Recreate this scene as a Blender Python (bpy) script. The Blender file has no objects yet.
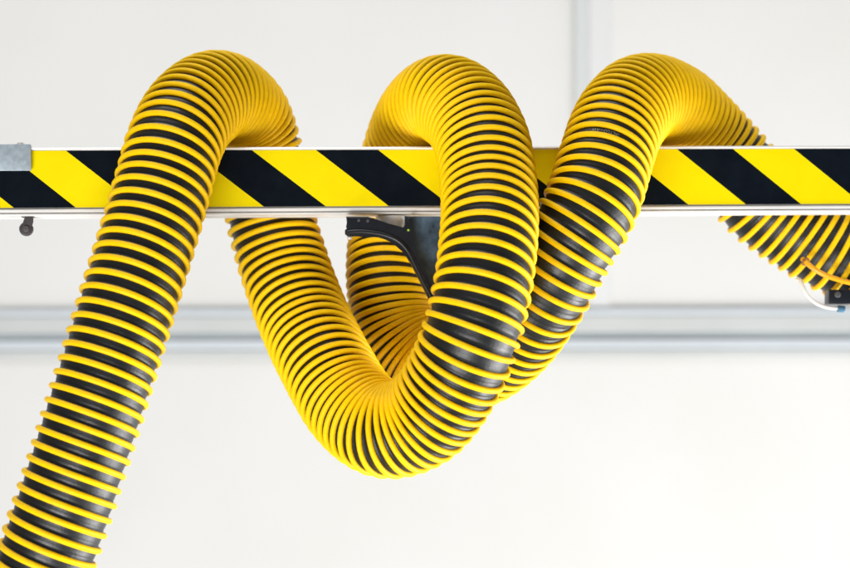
import bpy, bmesh, math, random
from mathutils import Vector, Matrix, noise

random.seed(4)
C = bpy.context.scene.collection
sc = bpy.context.scene
S = 0.00125           # metres per unit of layout (one unit is 1.25 mm)
D = 2200.0            # camera distance to the boom, in units
H0 = 400.0            # height of eye level on the sheet
YAW = 0.095           # the boom runs slightly away towards the right


def P(px, py, d, yaw=True):
    """a point at sheet position px, py and depth d behind the boom's front face -> metres"""
    if yaw:
        d = d + YAW * (px - 425)
    k = (D + d) / D
    return Vector(((px - 425) * k * S, d * S, (H0 - py) * k * S))


# ------------------------------------------------------------------ objects
def link(name, me, mats, parent=None):
    if not isinstance(mats, (list, tuple)):
        mats = [mats]
    for m in mats:
        me.materials.append(m)
    o = bpy.data.objects.new(name, me)
    C.objects.link(o)
    if parent:
        o.parent = parent
        o.matrix_parent_inverse = parent.matrix_world.inverted() if False else Matrix.Translation(-parent.location)
    return o


def thing(name, label, cat, loc, group=None):
    o = bpy.data.objects.new(name, None)
    o.empty_display_size = 0.05
    C.objects.link(o)
    o.location = loc
    o['label'] = label
    o['category'] = cat
    if group:
        o['group'] = group
    return o


def bm_obj(name, bm, mats, parent=None, smooth=False):
    bmesh.ops.recalc_face_normals(bm, faces=bm.faces)
    me = bpy.data.meshes.new(name)
    bm.to_mesh(me)
    bm.free()
    if smooth:
        for p in me.polygons:
            p.use_smooth = True
    return link(name, me, mats, parent)


# ------------------------------------------------------------------ materials
def mat(name, col, rough=0.5, metal=0.0, spec=0.5, noise_scale=None, noise_amt=0.1, bump=0.0, bump_scale=400,
        rough_var=0.0, coat=0.0, tint=None):
    m = bpy.data.materials.new(name)
    m.use_nodes = True
    nt = m.node_tree
    b = nt.nodes['Principled BSDF']
    b.inputs['Base Color'].default_value = (*col, 1)
    b.inputs['Roughness'].default_value = rough
    b.inputs['Metallic'].default_value = metal
    b.inputs['Specular IOR Level'].default_value = spec
    b.inputs['Coat Weight'].default_value = coat
    tc = nt.nodes.new('ShaderNodeTexCoord')
    if noise_scale:
        n = nt.nodes.new('ShaderNodeTexNoise')
        n.inputs['Scale'].default_value = noise_scale
        n.inputs['Detail'].default_value = 6
        n.inputs['Roughness'].default_value = 0.6
        nt.links.new(tc.outputs['Object'], n.inputs['Vector'])
        r = nt.nodes.new('ShaderNodeValToRGB')
        r.color_ramp.elements[0].position = 0.3
        r.color_ramp.elements[1].position = 0.7
        c2 = tint if tint else tuple(c * (1 - noise_amt) for c in col)
        r.color_ramp.elements[0].color = (*c2, 1)
        r.color_ramp.elements[1].color = (*col, 1)
        nt.links.new(n.outputs['Fac'], r.inputs['Fac'])
        nt.links.new(r.outputs['Color'], b.inputs['Base Color'])
        if rough_var:
            mr = nt.nodes.new('ShaderNodeMapRange')
            mr.inputs['From Min'].default_value = 0.3
            mr.inputs['From Max'].default_value = 0.7
            mr.inputs['To Min'].default_value = rough - rough_var
            mr.inputs['To Max'].default_value = rough + rough_var
            nt.links.new(n.outputs['Fac'], mr.inputs['Value'])
            nt.links.new(mr.outputs['Result'], b.inputs['Roughness'])
    if bump:
        n2 = nt.nodes.new('ShaderNodeTexNoise')
        n2.inputs['Scale'].default_value = bump_scale
        n2.inputs['Detail'].default_value = 4
        nt.links.new(tc.outputs['Object'], n2.inputs['Vector'])
        bp = nt.nodes.new('ShaderNodeBump')
        bp.inputs['Strength'].default_value = bump
        bp.inputs['Distance'].default_value = 0.001
        nt.links.new(n2.outputs['Fac'], bp.inputs['Height'])
        nt.links.new(bp.outputs['Normal'], b.inputs['Normal'])
    return m


M_RIB = mat('yellow_pvc', (0.95, 0.585, 0.001), 0.47, spec=0.14, noise_scale=110, noise_amt=0.12, bump=0.12, bump_scale=900,
            rough_var=0.06)
M_SLEEVE = mat('black_rubber', (0.0028, 0.0048, 0.0054), 0.42, spec=0.46, noise_scale=45, tint=(0.006, 0.0078, 0.0082),
               bump=0.25, bump_scale=260, rough_var=0.07)
M_TAPE_Y = mat('tape_yellow', (0.84, 0.68, 0.0005), 0.45, spec=0.08, noise_scale=25, noise_amt=0.06, rough_var=0.05)
M_TAPE_K = mat('tape_black', (0.0025, 0.0045, 0.008), 0.40, spec=0.04, noise_scale=30, tint=(0.006, 0.009, 0.014), rough_var=0.08)
M_ALU = mat('anodised_aluminium', (0.76, 0.755, 0.74), 0.42, metal=0.2, noise_scale=12, noise_amt=0.05, rough_var=0.06)
M_ZINC = mat('galvanised_plate', (0.42, 0.50, 0.56), 0.45, metal=0.4, noise_scale=120, noise_amt=0.22, bump=0.1, bump_scale=300,
             rough_var=0.1)
M_RAIL = mat('galvanised_rail', (0.445, 0.465, 0.46), 0.5, metal=0.1, noise_scale=4, noise_amt=0.10)
M_RAIL_D = mat('rail_gap', (0.30, 0.34, 0.36), 0.6, noise_scale=3, noise_amt=0.2)
M_STEEL = mat('polished_steel', (0.80, 0.79, 0.77), 0.28, metal=0.3, noise_scale=80, noise_amt=0.1)
M_PLASTIC = mat('black_plastic', (0.005, 0.007, 0.011), 0.34, spec=0.35, noise_scale=60, tint=(0.011, 0.014, 0.020), bump=0.12,
                bump_scale=700, rough_var=0.06)
M_PANEL = mat('scuffed_blue_plastic', (0.12, 0.20, 0.29), 0.34, spec=0.55, noise_scale=30, tint=(0.006, 0.016, 0.032),
              bump=0.2, bump_scale=120, rough_var=0.1)
M_WHEEL = mat('grey_rubber', (0.045, 0.038, 0.042), 0.5, noise_scale=300, noise_amt=0.4)
M_HUB = mat('grey_hub', (0.085, 0.08, 0.08), 0.4, noise_scale=400, noise_amt=0.4)
M_CABLE_O = mat('orange_tube', (0.90, 0.40, 0.004), 0.3, spec=0.5, noise_scale=50, noise_amt=0.06)
M_CABLE_W = mat('white_tube', (0.85, 0.83, 0.78), 0.35, spec=0.5, noise_scale=50, noise_amt=0.05)
M_BLUE = mat('blue_plastic', (0.07, 0.18, 0.28), 0.3, noise_scale=50, noise_amt=0.1)
M_BROWN = mat('brown_grommet', (0.28, 0.10, 0.012), 0.4, noise_scale=200, noise_amt=0.2)
M_PRINT = mat('pale_print', (0.60, 0.64, 0.60), 0.6, noise_scale=900, tint=(0.10, 0.12, 0.11))
M_LED = mat('green_dot', (0.35, 0.60, 0.05), 0.3, noise_scale=50, noise_amt=0.1)


def wall_material(name, col, dirt):
    m = bpy.data.materials.new(name)
    m.use_nodes = True
    nt = m.node_tree
    b = nt.nodes['Principled BSDF']
    b.inputs['Roughness'].default_value = 0.65
    b.inputs['Specular IOR Level'].default_value = 0.25
    tc = nt.nodes.new('ShaderNodeTexCoord')
    n = nt.nodes.new('ShaderNodeTexNoise')
    n.inputs['Scale'].default_value = 2.6
    n.inputs['Detail'].default_value = 5
    n2 = nt.nodes.new('ShaderNodeTexNoise')
    n2.inputs['Scale'].default_value = 9.0
    n2.inputs['Detail'].default_value = 8
    n2.inputs['Roughness'].default_value = 0.65
    nt.links.new(tc.outputs['Object'], n.inputs['Vector'])
    nt.links.new(tc.outputs['Object'], n2.inputs['Vector'])
    r = nt.nodes.new('ShaderNodeValToRGB')
    r.color_ramp.elements[0].position = 0.35
    r.color_ramp.elements[1].position = 0.65
    r.color_ramp.elements[0].color = (col[0] * 0.965, col[1] * 0.965, col[2] * 0.945, 1)
    r.color_ramp.elements[1].color = (*col, 1)
    nt.links.new(n.outputs['Fac'], r.inputs['Fac'])
    r2 = nt.nodes.new('ShaderNodeValToRGB')
    r2.color_ramp.elements[0].position = 0.68
    r2.color_ramp.elements[1].position = 0.84
    r2.color_ramp.elements[0].color = (1, 1, 1, 1)
    r2.color_ramp.elements[1].color = (1 - dirt, 1 - dirt, 1 - dirt * 1.05, 1)
    nt.links.new(n2.outputs['Fac'], r2.inputs['Fac'])
    mx = nt.nodes.new('ShaderNodeMix')
    mx.data_type = 'RGBA'
    mx.blend_type = 'MULTIPLY'
    mx.inputs['Factor'].default_value = 1.0
    nt.links.new(r.outputs['Color'], mx.inputs[6])
    nt.links.new(r2.outputs['Color'], mx.inputs[7])
    nt.links.new(mx.outputs[2], b.inputs['Base Color'])
    return m


M_WALL = wall_material('white_wall_paint', (0.560, 0.562, 0.556), 0.15)

# ------------------------------------------------------------------ the hose
# sheet x, sheet y, depth, pitch of the spiral
HOSE = [
    (12, 655, -112, 14.4),
    (38, 580, -119, 14.4),
    (64, 505, -122, 14.2),
    (96, 405, -118, 13.8),
    (124, 314, -104, 13.8),
    (147, 240, -83, 14.0),
    (163, 185, -64, 13.0),
    (175, 143, -44, 11.7),
    (192, 112, -12, 9.8),
    (217, 97, 28, 8.8),
    (242, 112, 70, 8.0),
    (257, 148, 95, 10.6),
    (265, 190, 96, 12.0),
    (274, 232, 92, 13.2),
    (287, 275, 76, 13.4),
    (305, 322, 40, 12.8),
    (328, 368, -10, 11.4),
    (353, 408, -50, 9.6),
    (386, 430, -88, 8.7),
    (424, 418, -116, 8.4),
    (453, 379, -140, 10.6),
    (471, 335, -154, 12.6),
    (483, 285, -148, 13.2),
    (489, 235, -125, 13.2),
    (489, 190, -91, 12.8),
    (484, 150, -60, 11.3),
    (470, 118, -24, 9.4),
    (447, 101, 16, 8.6),
    (426, 112, 60, 8.8),
    (411, 140, 106, 11.6),
    (399, 185, 134, 10.8),
    (393, 235, 124, 10.6),
    (391, 285, 100, 9.4),
    (402, 336, 84, 6.8),
    (436, 366, 66, 7.0),
    (476, 363, 36, 10.2),
    (510, 338, -8, 12.8),
    (539, 298, -52, 12.8),
    (566, 250, -72, 12.4),
    (592, 203, -74, 12.0),
    (606, 158, -52, 11.6),
    (620, 121, -20, 9.6),
    (642, 100, 20, 8.6),
    (672, 107, 62, 9.0),
    (701, 133, 92, 10.4),
    (733, 167, 104, 10.8),
    (762, 203, 102, 11.2),
    (802, 232, 98, 12.0),
    (842, 255, 94, 12.4),
    (888, 271, 92, 14.0),
    (940, 280, 92, 14.0),
    (990, 286, 92, 14.0),
]
R_OUT = 47.2 * S


def catmull(pts, n):
    out = []
    for i in range(len(pts) - 1):
        p0 = pts[max(i - 1, 0)]
        p1 = pts[i]
        p2 = pts[i + 1]
        p3 = pts[min(i + 2, len(pts) - 1)]
        for k in range(n):
            t = k / n
            t2, t3 = t * t, t * t * t
            out.append([0.5 * (2 * b + (c - a) * t + (2 * a - 5 * b + 4 * c - d) * t2 + (3 * b - a - 3 * c + d) * t3)
                        for a, b, c, d in zip(p0, p1, p2, p3)])
    out.append(list(pts[-1]))
    return out


raw = []
for (x, y, d, p) in HOSE:
    v = P(x, y, d)
    raw.append((v.x, v.y, v.z, p * S))
dense = catmull(raw, 24)
# resample to even steps
STEP = 1.0 * S


def resample(pts, step):
    out = [list(pts[0])]
    acc = 0.0
    for a, b in zip(pts[:-1], pts[1:]):
        L = math.dist(a[:3], b[:3])
        if L < 1e-9:
            continue
        t = step - acc
        while t <= L:
            f = t / L
            out.append([u + (v - u) * f for u, v in zip(a, b)])
            t += step
        acc = L - (t - step)
    return out


line = resample(dense, STEP)
for _ in range(60):                                  # relax the centre line
    new = [line[0]]
    for i in range(1, len(line) - 1):
        a, b, c = line[i - 1], line[i], line[i + 1]
        new.append([0.25 * u + 0.5 * v + 0.25 * w for u, v, w in zip(a, b, c)])
    new.append(line[-1])
    line = new
line = resample(line, STEP)
N = len(line)
pos = [Vector(l[:3]) for l in line]
pit = [l[3] for l in line]
tan = [(pos[min(i + 1, N - 1)] - pos[max(i - 1, 0)]).normalized() for i in range(N)]
nor = [None] * N
n0 = Vector((0, 1, 0))
n0 = (n0 - tan[0] * n0.dot(tan[0])).normalized()
nor[0] = n0
for i in range(1, N):
    q = tan[i - 1].rotation_difference(tan[i])
    n1 = q @ nor[i - 1]
    nor[i] = (n1 - tan[i] * n1.dot(tan[i])).normalized()
bino = [tan[i].cross(nor[i]) for i in range(N)]
curv = []
for i in range(N):
    a, b = max(i - 3, 0), min(i + 3, N - 1)
    curv.append((tan[b] - tan[a]) / max((b - a) * STEP, 1e-9))
phi = [0.0]
for i in range(1, N):
    phi.append(phi[-1] + 2 * math.pi * STEP / (0.5 * (pit[i] + pit[i - 1])))


def samp(arr, s):
    s = min(max(s, 0.0), N - 1.001)
    i = int(s)
    f = s - i
    return arr[i] * (1 - f) + arr[i + 1] * f


def s_of_phi(p, _c=[0]):
    i = _c[0]
    if phi[i] > p:
        i = 0
    while i < N - 2 and phi[i + 1] < p:
        i += 1
    _c[0] = i
    return i + (p - phi[i]) / (phi[i + 1] - phi[i])


def ring_dir(s, th):
    t = samp(tan, s).normalized()
    n = samp(nor, s)
    n = (n - t * n.dot(t)).normalized()
    b = t.cross(n)
    return n * math.cos(th) - b * math.sin(th), t          # left-handed winding


def wob(s, th):
    return 0.45 * S * noise.noise(Vector((s * 0.035, math.cos(th) * 0.9, math.sin(th) * 0.9)))


def local_scale(s, dirv, r):
    k = 1 - samp(curv, s).dot(dirv) * r
    return max(k, 0.12)


def build_rib(rr=2.9 * S, per_turn=52, seg=10):
    verts, faces = [], []
    rc = R_OUT - rr
    total = phi[-1]
    n = int(total / (2 * math.pi) * per_turn)
    prev = None
    cs = []
    for k in range(n):
        p = p_ = k * 2 * math.pi / per_turn
        s = s_of_phi(p)
        th = p % (2 * math.pi)
        d, t = ring_dir(s, th)
        c = samp(pos, s) + d * (rc + wob(s, th))
        lp = samp(pit, s) * local_scale(s, d, rc)     # spacing of the turns on this side of the hose
        ax = min(rr * 1.0, lp * 0.53)
        if lp < rr * 2.0:
            c -= d * min((rr * 2 - lp) * 0.25, rr * 0.8)
        cs.append((c, d, t, ax))
    for (c, d, t, ax) in cs:
        for j in range(seg):
            a = 2 * math.pi * j / seg
            verts.append(c + d * (rr * math.cos(a)) + t * (ax * math.sin(a)))
    for k in range(len(cs) - 1):
        for j in range(seg):
            j2 = (j + 1) % seg
            faces.append((k * seg + j, k * seg + j2, (k + 1) * seg + j2, (k + 1) * seg + j))
    me = bpy.data.meshes.new('spiral_rib')
    me.from_pydata(verts, [], faces)
    for p in me.polygons:
        p.use_smooth = True
    me.update()
    return me


def sleeve_r(u):
    """radius of the rubber between two turns of the rib; u is 0 and 1 at the rib"""
    r = R_OUT - 3.4 * S
    dip = math.sin(math.pi * u)
    r -= 1.9 * S * dip ** 0.8
    # lapped seam of the wound strip
    if 0.40 < u:
        r += 0.55 * S * min((u - 0.40) / 0.06, 1.0) * min((1.0 - u) / 0.3, 1.0)
    return r


def build_sleeve(round_n=72):
    # rows follow the helix: each row is at a constant fraction of the gap, so the profile stays crisp
    prof = [0.0, 0.12, 0.24, 0.36, 0.41, 0.46, 0.58, 0.70, 0.82, 0.92]
    per_turn = round_n
    total = phi[-1]
    n = int((total - 2 * math.pi * 1.2) / (2 * math.pi) * per_turn)
    verts, faces = [], []
    m = len(prof)
    for k in range(n):
        base = k * 2 * math.pi / per_turn
        th = base % (2 * math.pi)
        for u in prof:
            p = base + u * 2 * math.pi
            s = s_of_phi(p)
            d, t = ring_dir(s, th)
            verts.append(samp(pos, s) + d * (sleeve_r(u) + wob(s, th)))
    for k in range(n - 1):
        for j in range(m - 1):
            a = k * m + j
            faces.append((a, a + m, a + m + 1, a + 1))
        nx = k + per_turn                              # the last row meets the first row one turn on
        if nx + 1 < n:
            a = k * m + m - 1
            faces.append((a, a + m, (nx + 1) * m, nx * m))
    me = bpy.data.meshes.new('sleeve')
    me.from_pydata(verts, [], faces)
    for p in me.polygons:
        p.use_smooth = True
    me.update()
    return me


hose = thing('ventilation_hose', 'thick black hose with a yellow spiral rib looped three times over the striped beam',
             'hose', pos[0])
link('sleeve', build_sleeve(), M_SLEEVE, hose)
link('spiral_rib', build_rib(), M_RIB, hose)


# faint print in one gap of the third arch
def lettering():
    cu = bpy.data.curves.new('print', 'FONT')
    cu.body = "/ALTLO - AW"
    cu.size = 1.0
    cu.resolution_u = 2
    ob = bpy.data.objects.new('print_tmp', cu)
    C.objects.link(ob)
    dg = bpy.context.evaluated_depsgraph_get()
    me0 = bpy.data.meshes.new_from_object(ob.evaluated_get(dg))
    bpy.data.objects.remove(ob)
    bm = bmesh.new()
    bm.from_mesh(me0)
    bmesh.ops.subdivide_edges(bm, edges=bm.edges, cuts=1)
    tgt = P(604, 127, -60 - 40)
    # nearest surface place
    best = None
    for i in range(N):
        if (pos[i] - tgt).length < 0.2:
            for a in range(0, 360, 4):
                th = math.radians(a)
                d = nor[i] * math.cos(th) - bino[i] * math.sin(th)
                q = pos[i] + d * R_OUT
                e = (q - tgt).length
                if best is None or e < best[0]:
                    best = (e, i, th)
    _, i0, th0 = best
    turn = round((phi[i0] - th0) / (2 * math.pi) - 0.5)
    xs = [v.co.x for v in bm.verts]
    w = max(xs)
    sc_ = 31 * S / w / (R_OUT)                           # radians per text unit
    hgt = 0.42
    for v in bm.verts:
        th = th0 + (v.co.x - w / 2) * sc_
        u = 0.50 + (0.36 - v.co.y) * hgt
        s = s_of_phi(th + (turn + u) * 2 * math.pi)
        d, t = ring_dir(s, th)
        v.co = samp(pos, s) + d * (sleeve_r(min(max(u, 0), 1)) + wob(s, th) + 0.45 * S)
    return bm


bm_obj('printed_lettering', lettering(), M_PRINT, hose)

# ------------------------------------------------------------------ the boom
# frame of the boom: u along, v up, w away from the viewer
A0 = P(5, 150.6, 0)
A1 = P(844, 148.6, 0)
EU = (A1 - A0).normalized()
EW = Vector((-EU.y, EU.x, 0)).normalized()
EV = EW.cross(EU) * -1
if EV.z < 0:
    EV = -EV


def B(u, v, w):
    return A0 + EU * (u * S) + EV * (v * S) + EW * (w * S)


def u_at(px):
    """distance along the boom whose picture lies at sheet x (front face)"""
    lo, hi = -2000.0, 3000.0
    for _ in range(60):
        m = (lo + hi) / 2
        q = B(m, 0, 0)
        x = 425 + q.x / S * D / (D + q.y / S)
        if x < px:
            lo = m
        else:
            hi = m
    return lo


UL, UR = -420, 1320


def extrude_profile(bm, prof, u0, u1):
    """closed (w, v) outline swept along the boom"""
    a = [bm.verts.new(B(u0, v, w)) for (w, v) in prof]
    b = [bm.verts.new(B(u1, v, w)) for (w, v) in prof]
    n = len(prof)
    for i in range(n):
        j = (i + 1) % n
        bm.faces.new((a[i], a[j], b[j], b[i]))
    bm.faces.new(a)
    bm.faces.new(b[::-1])


def box_b(bm, u0, u1, v0, v1, w0, w1, bev=0.0):
    vs = [bm.verts.new(B(u, v, w)) for u in (u0, u1) for v in (v0, v1) for w in (w0, w1)]
    f = [(0, 1, 3, 2), (4, 6, 7, 5), (0, 4, 5, 1), (2, 3, 7, 6), (0, 2, 6, 4), (1, 5, 7, 3)]
    fs = [bm.faces.new([vs[i] for i in q]) for q in f]
    if bev:
        es = list({e for q in fs for e in q.edges})
        bmesh.ops.bevel(bm, geom=es, offset=bev * S, segments=2, affect='EDGES', profile=0.6)


beam = thing('barrier_beam', 'long aluminium beam faced with yellow and black diagonal hazard stripes', 'beam', B(420, -60, 20))
bm = bmesh.new()
# (w, v): v is 0 at the top edge of the tape; the tape is recessed between two lips
prof = [(0, 0.2), (-1.6, 0.6), (-2.0, 1.4), (-1.2, 2.6), (0.6, 3.0), (40, 3.0), (42, 1.5), (42, -62), (40.5, -64.2), (26, -64.2),
        (26, -61.6), (18, -61.6), (18, -64.2), (-1.6, -64.2), (-2.4, -63.8), (-2.4, -62.7), (-1.9, -62.3), (0.8, -62.2), (0.8, -61.3),
        (-2.4, -61.1), (-3.0, -60.6), (-3.0, -58.7), (-2.5, -58.2), (0.6, -58.0), (0.6, -56.6)]
extrude_profile(bm, prof, UL, UR)
bm_obj('beam_profile', bm, M_ALU, beam)

# tape: real polygons of the two colours, one sheet
bm = bmesh.new()
lim0, lim1 = UL + 1, UR - 1
VT, VB = -0.3, -56.3
lo_edges = [13, 75, 138, 200, 263, 325, 388, 450, 511, 571, 630, 687.5, 745, 800, 861, 917]
top_shift = [71, 71, 72, 72, 73, 73, 72, 72, 71, 70, 69, 68, 68, 67, 67, 66]
ub = [u_at(x) for x in lo_edges]
ut = [u_at(x - s) for x, s in zip(lo_edges, top_shift)]
while ub[0] > lim0 - 80:
    ub.insert(0, ub[0] - 61)
    ut.insert(0, ut[0] - 61)
    if len(ub) % 2 == 1:
        pass
npre = len(ub) - len(lo_edges)
while ut[-1] < lim1 + 80:
    ub.append(ub[-1] + 61)
    ut.append(ut[-1] + 61)
nsub = 1


def clipx(u):
    return min(max(u, lim0), lim1)


tape_polys = []
for i in range(len(ub) - 1):
    black = (i - npre) % 2 == 0
    poly = [(ub[i], VB), (ub[i + 1], VB), (ut[i + 1], VT), (ut[i], VT)]
    # clip against the two ends of the boom
    for side, lim in ((0, lim0), (1, lim1)):
        out = []
        for k in range(len(poly)):
            a, b = poly[k], poly[(k + 1) % len(poly)]
            ina = a[0] >= lim if side == 0 else a[0] <= lim
            inb = b[0] >= lim if side == 0 else b[0] <= lim
            if ina:
                out.append(a)
            if ina != inb:
                f = (lim - a[0]) / (b[0] - a[0])
                out.append((lim, a[1] + (b[1] - a[1]) * f))
        poly = out
        if not poly:
            break
    if len(poly) < 3:
        continue
    f = bm.faces.new([bm.verts.new(B(u, v, -0.5)) for u, v in poly])
    f.material_index = 1 if black else 0
me = bpy.data.meshes.new('hazard_tape')
bm.normal_update()
for f in bm.faces:
    if f.normal.y > 0:
        f.normal_flip()
bm.to_mesh(me)
bm.free()
link('hazard_tape', me, [M_TAPE_Y, M_TAPE_K], beam)


# ------------------------------------------------------------------ helpers for small hardware
def cyl(bm, c, axis, r, h, seg=32, r2=None, bev=0.0):
    axis = axis.normalized()
    rot = Vector((0, 0, 1)).rotation_difference(axis).to_matrix().to_4x4()
    ret = bmesh.ops.create_cone(bm, cap_ends=True, segments=seg, radius1=r, radius2=r if r2 is None else r2, depth=h,
                                matrix=Matrix.Translation(c) @ rot)
    if bev:
        vs = set(ret['verts'])
        es = [e for e in bm.edges if e.verts[0] in vs and e.verts[1] in vs and len(e.link_faces) == 2
              and any(len(f.verts) > 4 for f in e.link_faces)]
        bmesh.ops.bevel(bm, geom=es, offset=bev, segments=3, affect='EDGES', profile=0.5)


def smooth_by_angle(o, ang=35):
    me = o.data
    bm = bmesh.new()
    bm.from_mesh(me)
    for e in bm.edges:
        e.smooth = not (len(e.link_faces) == 2 and e.calc_face_angle(0) > math.radians(ang))
    for f in bm.faces:
        f.smooth = True
    bm.to_mesh(me)
    bm.free()


def tube(name, pts, r, m, parent=None, seg=14, caps=True):
    d = catmull([tuple(p) for p in pts], 12)
    d = [Vector(p) for p in d]
    bm = bmesh.new()
    rings = []
    n = None
    for i, p in enumerate(d):
        t = (d[min(i + 1, len(d) - 1)] - d[max(i - 1, 0)]).normalized()
        if n is None:
            n = t.orthogonal().normalized()
        n = (n - t * n.dot(t)).normalized()
        b = t.cross(n)
        rings.append([bm.verts.new(p + (n * math.cos(2 * math.pi * k / seg) + b * math.sin(2 * math.pi * k / seg)) * r)
                      for k in range(seg)])
    for a, b in zip(rings[:-1], rings[1:]):
        for k in range(seg):
            k2 = (k + 1) % seg
            bm.faces.new((a[k], a[k2], b[k2], b[k]))
    bm.faces.new(rings[0][::-1])
    bm.faces.new(rings[-1])
    o = bm_obj(name, bm, m, parent)
    smooth_by_angle(o, 50)
    return o


# clamp plate at the left end
cl = thing('clamp_plate', 'grey blue metal clamp plate bolted over the left end of the striped beam', 'clamp', B(8, 4, 10))
bm = bmesh.new()
box_b(bm, -40, u_at(31.5), -20.5, 5.6, -6.2, -3.4, 0.9)
box_b(bm, -40, u_at(30.8), 3.1, 5.4, -3.3, 46, 0.5)
o = bm_obj('plate', bm, M_ZINC, cl)
smooth_by_angle(o)
bm = bmesh.new()
cyl(bm, B(u_at(20), 6.3, 8), EV, 5.2 * S, 2.2 * S, 32, bev=0.7 * S)
cyl(bm, B(u_at(20), 7.6, 8), EV, 3.2 * S, 1.6 * S, 6)
o = bm_obj('bolt', bm, M_STEEL, cl)
smooth_by_angle(o)

# small roller hanging below the beam
rl = thing('guide_roller', 'small dark grey roller hanging under the left end of the striped beam', 'roller', B(u_at(25), -64, 14))
ur = u_at(27)
bm = bmesh.new()
box_b(bm, ur - 7, ur + 5.5, -64.6, -63.5, 4, 22, 0.3)
o = bm_obj('foot', bm, M_HUB, rl)
bm = bmesh.new()
for w in (7.2, 15.4):
    pts = [(ur - 3.6, -64.7), (ur + 4.0, -64.7), (ur + 3.8, -69), (ur + 1.8, -76), (ur - 3.6, -79), (ur - 6.2, -75), (ur - 5.2, -69)]
    a = [bm.verts.new(B(u, v, w)) for u, v in pts]
    b = [bm.verts.new(B(u, v, w + 1.6)) for u, v in pts]
    bm.faces.new(a)
    bm.faces.new(b[::-1])
    for i in range(len(pts)):
        j = (i + 1) % len(pts)
        bm.faces.new((a[i], b[i], b[j], a[j]))
o = bm_obj('fork', bm, M_WHEEL, rl)
bm = bmesh.new()
cyl(bm, B(ur - 2.6, -76.3, 12), EW, 6.9 * S, 6.4 * S, 40, bev=1.2 * S)
whl = bm_obj('wheel', bm, M_WHEEL, rl)
smooth_by_angle(whl)
bm = bmesh.new()
cyl(bm, B(ur - 2.6, -76.3, 11.5), EW, 3.0 * S, 12.4 * S, 24, bev=0.5 * S)
hb = link('hub', bpy.data.meshes.new('hub'), M_HUB, rl)
bm.to_mesh(hb.data)
bm.free()
smooth_by_angle(hb)

# black bracket below the beam, in front of the middle drop of the hose
br = thing('swivel_bracket', 'black plastic bracket with a scuffed blue panel under the middle of the beam', 'bracket',
           B(u_at(395), -64, 20))


def UV(px, py, w):
    """point in the boom's frame whose picture is at px, py"""
    u = u_at(px)
    k0 = B(u, 0, w)
    kk = D / (D + k0.y / S)
    zt = (H0 - py) / kk * S
    v = (zt - k0.z) / S
    return B(u + 0.0, v, w)


def plate(bm, outline, w0, w1, bev=0.0):
    a = [bm.verts.new(UV(x, y, w0)) for x, y in outline]
    b = [bm.verts.new(UV(x, y, w0) + EW * ((w1 - w0) * S)) for x, y in outline]
    f = [bm.faces.new(a), bm.faces.new(b[::-1])]
    for i in range(len(outline)):
        j = (i + 1) % len(outline)
        f.append(bm.faces.new((a[i], b[i], b[j], a[j])))
    if bev:
        es = list(f[0].edges)
        bmesh.ops.bevel(bm, geom=es, offset=bev * S, segments=3, affect='EDGES', profile=0.5)


bm = bmesh.new()
plate(bm, [(401, 216.2), (452, 216.2), (453, 300), (447, 322), (436, 310), (425, 286), (413, 256), (403, 243), (400, 230)], 4, 14, 1.2)
o = bm_obj('side_panel', bm, M_PANEL, br)
smooth_by_angle(o)
# the arm: rounded bar that follows the lower edge
bm = bmesh.new()
upper = [(345, 216.4), (366, 216.4), (371, 218), (386, 223.4), (402, 230), (408, 216.6), (411, 216.6), (409.5, 238), (416, 256), (424, 275), (434, 297),
         (443, 314)]
lower = [(437, 319), (428, 303), (419, 284), (409, 264), (401, 250), (391, 241), (377, 237), (360, 235), (347, 236.5),
         (343.6, 233.5), (343.6, 229.5), (346.4, 228)]
plate(bm, upper + lower, -13, -3, 2.0)
o = bm_obj('arm', bm, M_PLASTIC, br)
smooth_by_angle(o)
ap = [UV(x, y, -13) for x, y in ((345.5, 232.6), (356, 231.6), (370, 232.6), (384, 235.5), (396, 241), (405, 250.5), (413, 266), (421, 283),
                                 (430, 300.5), (437, 315))]
tube('rim', ap, 2.5 * S, M_PLASTIC, br)
bm = bmesh.new()
cyl(bm, UV(392, 217, 15) - EV * (5.5 * S), EV, 16.5 * S, 12 * S, 56, bev=1.0 * S)
cyl(bm, UV(393, 217, 15) - EV * (14 * S), EV, 10 * S, 8 * S, 48, bev=0.8 * S)
o = bm_obj('bushing', bm, M_STEEL, br)
smooth_by_angle(o)
bm = bmesh.new()
cyl(bm, UV(406, 230.2, -13.6), EW, 1.1 * S, 1.6 * S, 20, bev=0.3 * S)
o = bm_obj('indicator_dot', bm, M_LED, br)
for (sx, sy) in ((357, 220.5), (366, 221)):
    bm = bmesh.new()
    cyl(bm, UV(sx, sy, -13.2), EW, 1.5 * S, 1.2 * S, 16, bev=0.3 * S)
    bm_obj('screw', bm, M_HUB, br)
bm = bmesh.new()
cyl(bm, UV(348.6, 237.8, 2), EV, 2.4 * S, 3 * S, 20, bev=0.5 * S)
o = bm_obj('stud', bm, M_STEEL, br)
smooth_by_angle(o)

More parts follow.
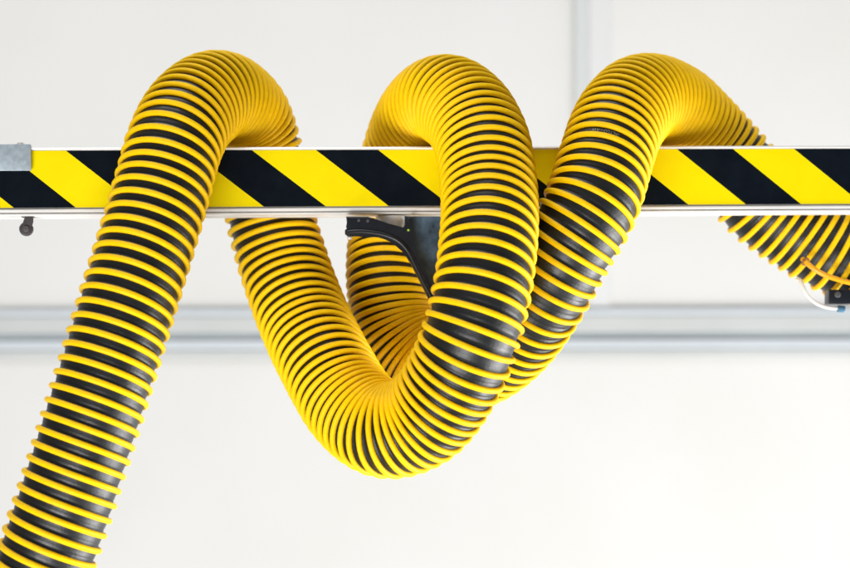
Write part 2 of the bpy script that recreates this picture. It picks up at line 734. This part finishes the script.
# ------------------------------------------------------------------ tube and cable at the right
DR = 40
yt = thing('air_tube', 'thin orange tube plugged into the black gap of the hose at the far right', 'tube', P(806, 262, DR))
tube('tube', [P(803, 259.5, DR + 8), P(806, 262, DR - 2), P(813, 268, DR - 6), P(824, 274.5, DR - 8), P(838, 279.5, DR - 8),
              P(856, 284, DR - 6), P(880, 288, DR - 2), P(915, 290, DR + 4)], 2.7 * S, M_CABLE_O, yt)
bm = bmesh.new()
dirg = (P(812, 267, DR - 6) - P(803, 259.5, DR + 6)).normalized()
bmesh.ops.create_uvsphere(bm, u_segments=24, v_segments=12, radius=0.0001 * S)
bm.clear()
c0 = P(805.4, 261.6, DR - 1)
n_ = dirg.orthogonal().normalized()
b_ = dirg.cross(n_)
rings = []
for i in range(32):
    a = 2 * math.pi * i / 32
    rd = n_ * math.cos(a) + b_ * math.sin(a)
    rings.append([bm.verts.new(c0 + rd * (3.6 * S) + (rd * math.cos(2 * math.pi * j / 10) + dirg * math.sin(2 * math.pi * j / 10)) * (1.3 * S))
                  for j in range(10)])
for i in range(32):
    a, b = rings[i], rings[(i + 1) % 32]
    for j in range(10):
        bm.faces.new((a[j], a[(j + 1) % 10], b[(j + 1) % 10], b[j]))
bm_obj('grommet', bm, M_BROWN, yt, smooth=True)

wt = thing('signal_cable', 'thin white cable curling from the hose edge down to a blue plug', 'cable', P(800, 282, DR))
tube('cable', [P(797, 279, DR + 26), P(801, 281, DR + 10), P(803.5, 288, DR + 2), P(808, 296, DR), P(816, 303, DR), P(826, 307, DR),
               P(838, 308.5, DR)], 1.9 * S, M_CABLE_W, wt)
bm = bmesh.new()
cyl(bm, P(841, 309, DR), P(846, 309.3, DR) - P(838, 308.6, DR), 3.6 * S, 8 * S, 24, bev=0.8 * S)
o = bm_obj('plug', bm, M_BLUE, wt)
smooth_by_angle(o)
cb = thing('connector_box', 'small dark connector box below the hose at the right edge', 'connector', P(840, 295, DR))


def box_p(bm, x0, x1, y0, y1, d0, d1, bev=0.0):
    vs = [bm.verts.new(P(x, y, d0) + Vector((0, dd * S, 0))) for x in (x0, x1) for y in (y1, y0) for dd in (0, d1 - d0)]
    f = [(0, 1, 3, 2), (4, 6, 7, 5), (0, 4, 5, 1), (2, 3, 7, 6), (0, 2, 6, 4), (1, 5, 7, 3)]
    fs = [bm.faces.new([vs[i] for i in q]) for q in f]
    if bev:
        es = list({e for q in fs for e in q.edges})
        bmesh.ops.bevel(bm, geom=es, offset=bev * S, segments=3, affect='EDGES', profile=0.5)


bm = bmesh.new()
box_p(bm, 829, 872, 289.5, 304, DR - 6, DR + 20, 1.2)
o = bm_obj('housing', bm, M_PLASTIC, cb)
smooth_by_angle(o)
bm = bmesh.new()
cyl(bm, P(837.5, 294.5, DR - 7), Vector((0, 1, 0)), 3.2 * S, 4 * S, 28, bev=0.7 * S)
o = bm_obj('socket', bm, M_HUB, cb)
smooth_by_angle(o)

# ------------------------------------------------------------------ wall behind
WD = 1500


def W(px, py, d=WD):
    # the camera is a hair out of level: lines of the wall rise two units over the width of the photo
    return P(px, py - (px - 5) * 0.0024, d, yaw=False)


def box_w(bm, x0, x1, y0, y1, d0, d1, bev=0.0):
    vs = [bm.verts.new(W(x, y, d1) + Vector((0, dd * S, 0))) for x in (x0, x1) for y in (y1, y0) for dd in (d0 - d1, 0)]
    f = [(0, 1, 3, 2), (4, 6, 7, 5), (0, 4, 5, 1), (2, 3, 7, 6), (0, 2, 6, 4), (1, 5, 7, 3)]
    fs = [bm.faces.new([vs[i] for i in q]) for q in f]
    if bev:
        es = list({e for q in fs for e in q.edges})
        bmesh.ops.bevel(bm, geom=es, offset=bev * S, segments=2, affect='EDGES', profile=0.5)


bm = bmesh.new()
vs = [bm.verts.new(W(x, y)) for x, y in ((-900, 1300), (1750, 1300), (1750, -900), (-900, -900))]
bm.faces.new(vs)
r = bmesh.ops.extrude_face_region(bm, geom=list(bm.faces))
bmesh.ops.translate(bm, vec=Vector((0, 60 * S, 0)), verts=[v for v in r['geom'] if isinstance(v, bmesh.types.BMVert)])
wall = bm_obj('wall', bm, M_WALL)
wall['label'] = 'plain white wall out of focus behind the beam and hose'
wall['category'] = 'wall'

rail = thing('wall_rail', 'pale grey double metal rail running horizontally across the white wall', 'rail', W(425, 335))
bm = bmesh.new()
box_w(bm, -880, 1730, 316.6, 333.5, WD - 7, WD - 1, 2)
o = bm_obj('upper_channel', bm, M_RAIL, rail)
bm = bmesh.new()
box_w(bm, -880, 1730, 350.3, 359, WD - 7, WD - 1, 2)
o = bm_obj('lower_channel', bm, M_RAIL, rail)
bm = bmesh.new()
box_w(bm, -880, 1730, 333.7, 340.8, WD - 4, WD - 1)
o = bm_obj('joint_strip', bm, M_RAIL_D, rail)
M_LIP = mat('blue_grey_lip', (0.465, 0.505, 0.54), 0.45, metal=0.1, noise_scale=4, noise_amt=0.06)
bm = bmesh.new()
box_w(bm, -880, 1730, 310, 316.3, WD - 10, WD - 1, 2)
bm_obj('lip', bm, M_LIP, rail)
bm = bmesh.new()
box_w(bm, -880, 1730, 341, 350, WD - 10, WD - 1, 2)
bm_obj('lip', bm, M_LIP, rail)
post = thing('wall_post', 'pale vertical metal trim strip on the white wall above the rail', 'post', W(590, 300))
M_POST = mat('pale_trim', (0.50, 0.525, 0.52), 0.5, metal=0.1, noise_scale=3, noise_amt=0.05)
M_POST2 = mat('white_trim', (0.545, 0.553, 0.555), 0.5, noise_scale=3, noise_amt=0.04)
bm = bmesh.new()
box_w(bm, 575, 589, -880, 309, WD - 5, WD - 1, 1)
bm_obj('flange', bm, M_POST, post)
bm = bmesh.new()
box_w(bm, 589.3, 611, -880, 309, WD - 4, WD - 1, 1)
bm_obj('cover', bm, M_POST2, post)

# ------------------------------------------------------------------ light
w = bpy.data.worlds.new('World')
sc.world = w
w.use_nodes = True
nt = w.node_tree
bg = nt.nodes['Background']
tc = nt.nodes.new('ShaderNodeTexCoord')
sx = nt.nodes.new('ShaderNodeSeparateXYZ')
nt.links.new(tc.outputs['Generated'], sx.inputs['Vector'])
rp = nt.nodes.new('ShaderNodeValToRGB')
mr = nt.nodes.new('ShaderNodeMapRange')
mr.inputs['From Min'].default_value = -1
mr.inputs['From Max'].default_value = 1
nt.links.new(sx.outputs['Z'], mr.inputs['Value'])
nt.links.new(mr.outputs['Result'], rp.inputs['Fac'])
cr = rp.color_ramp
cr.elements[0].position = 0.0
cr.elements[0].color = (1.0, 0.99, 0.97, 1)
cr.elements[1].position = 1.0
cr.elements[1].color = (1.0, 1.0, 1.0, 1)
e = cr.elements.new(0.42)
e.color = (0.45, 0.45, 0.45, 1)
e = cr.elements.new(0.60)
e.color = (0.34, 0.34, 0.34, 1)
nt.links.new(rp.outputs['Color'], bg.inputs['Color'])
bg.inputs['Strength'].default_value = 0.50


def area(name, loc, target, sx_, sy_, power, col=(1, 1, 1)):
    l = bpy.data.lights.new(name, 'AREA')
    l.shape = 'RECTANGLE'
    l.size = sx_
    l.size_y = sy_
    l.energy = power
    l.color = col
    o = bpy.data.objects.new(name, l)
    C.objects.link(o)
    o.location = loc
    o.rotation_euler = (Vector(target) - Vector(loc)).to_track_quat('-Z', 'Y').to_euler()
    return o


area('key_lamp', (4.5, 0.25, -2.3), (0.0, 0.0, 0.1), 3.8, 3.4, 410, (1.0, 0.985, 0.97))
area('sheen_fill', (1.55, 0.45, -1.35), (-0.05, -0.1, 0.0), 0.9, 1.3, 38, (1.0, 0.99, 0.98))  # added light, strengthens the sheen on the hose's lower right
area('front_lamp', (-1.1, -3.4, -2.2), (0.0, 0.0, 0.1), 2.4, 1.6, 200, (1.0, 0.985, 0.97))
area('top_fill', (-0.8, -0.3, 3.6), (-0.2, 1.0, 0.3), 2.6, 1.6, 85, (1.0, 1.0, 1.0))  # added overhead fill, lifts the arch tops and the upper wall
area('low_wall_fill', (-2.6, -3.0, -6.0), (-0.8, 1.6, 1.0), 2.6, 1.6, 110, (1.0, 1.0, 1.0))  # added fill from below, brightens the wall and hose undersides

# ------------------------------------------------------------------ camera
cam = bpy.data.cameras.new('Camera')
co = bpy.data.objects.new('Camera', cam)
C.objects.link(co)
co.location = (0, -D * S, 0)
co.rotation_euler = (math.radians(90), 0, 0)
cam.sensor_width = 36
cam.lens = 36 * D / 850
cam.shift_y = (H0 - 284) / 850
cam.clip_start = 0.05
cam.clip_end = 100
cam.dof.use_dof = True
cam.dof.focus_distance = (D - 70) * S
cam.dof.aperture_fstop = 3.6
sc.camera = co

sc.view_settings.view_transform = 'Standard'
sc.view_settings.look = 'None'
sc.view_settings.exposure = 0
sc.view_settings.gamma = 1
sc.cycles.use_denoising = True

# layout check, printed only
mn = min((1 / c.length / S, i) for i, c in enumerate(curv) if c.length > 1e-6)
print('tightest bend radius (units):', mn[0], 'at', pos[mn[1]] / S)
bad = []
for i in range(0, N, 8):
    for j in range(i + 150, N, 8):
        dd = (pos[i] - pos[j]).length / S
        if dd < 93:
            bad.append((round(dd), tuple(round(x) for x in pos[i] / S), tuple(round(x) for x in pos[j] / S)))
bad.sort()
print('close pairs', len(bad), bad[:6])
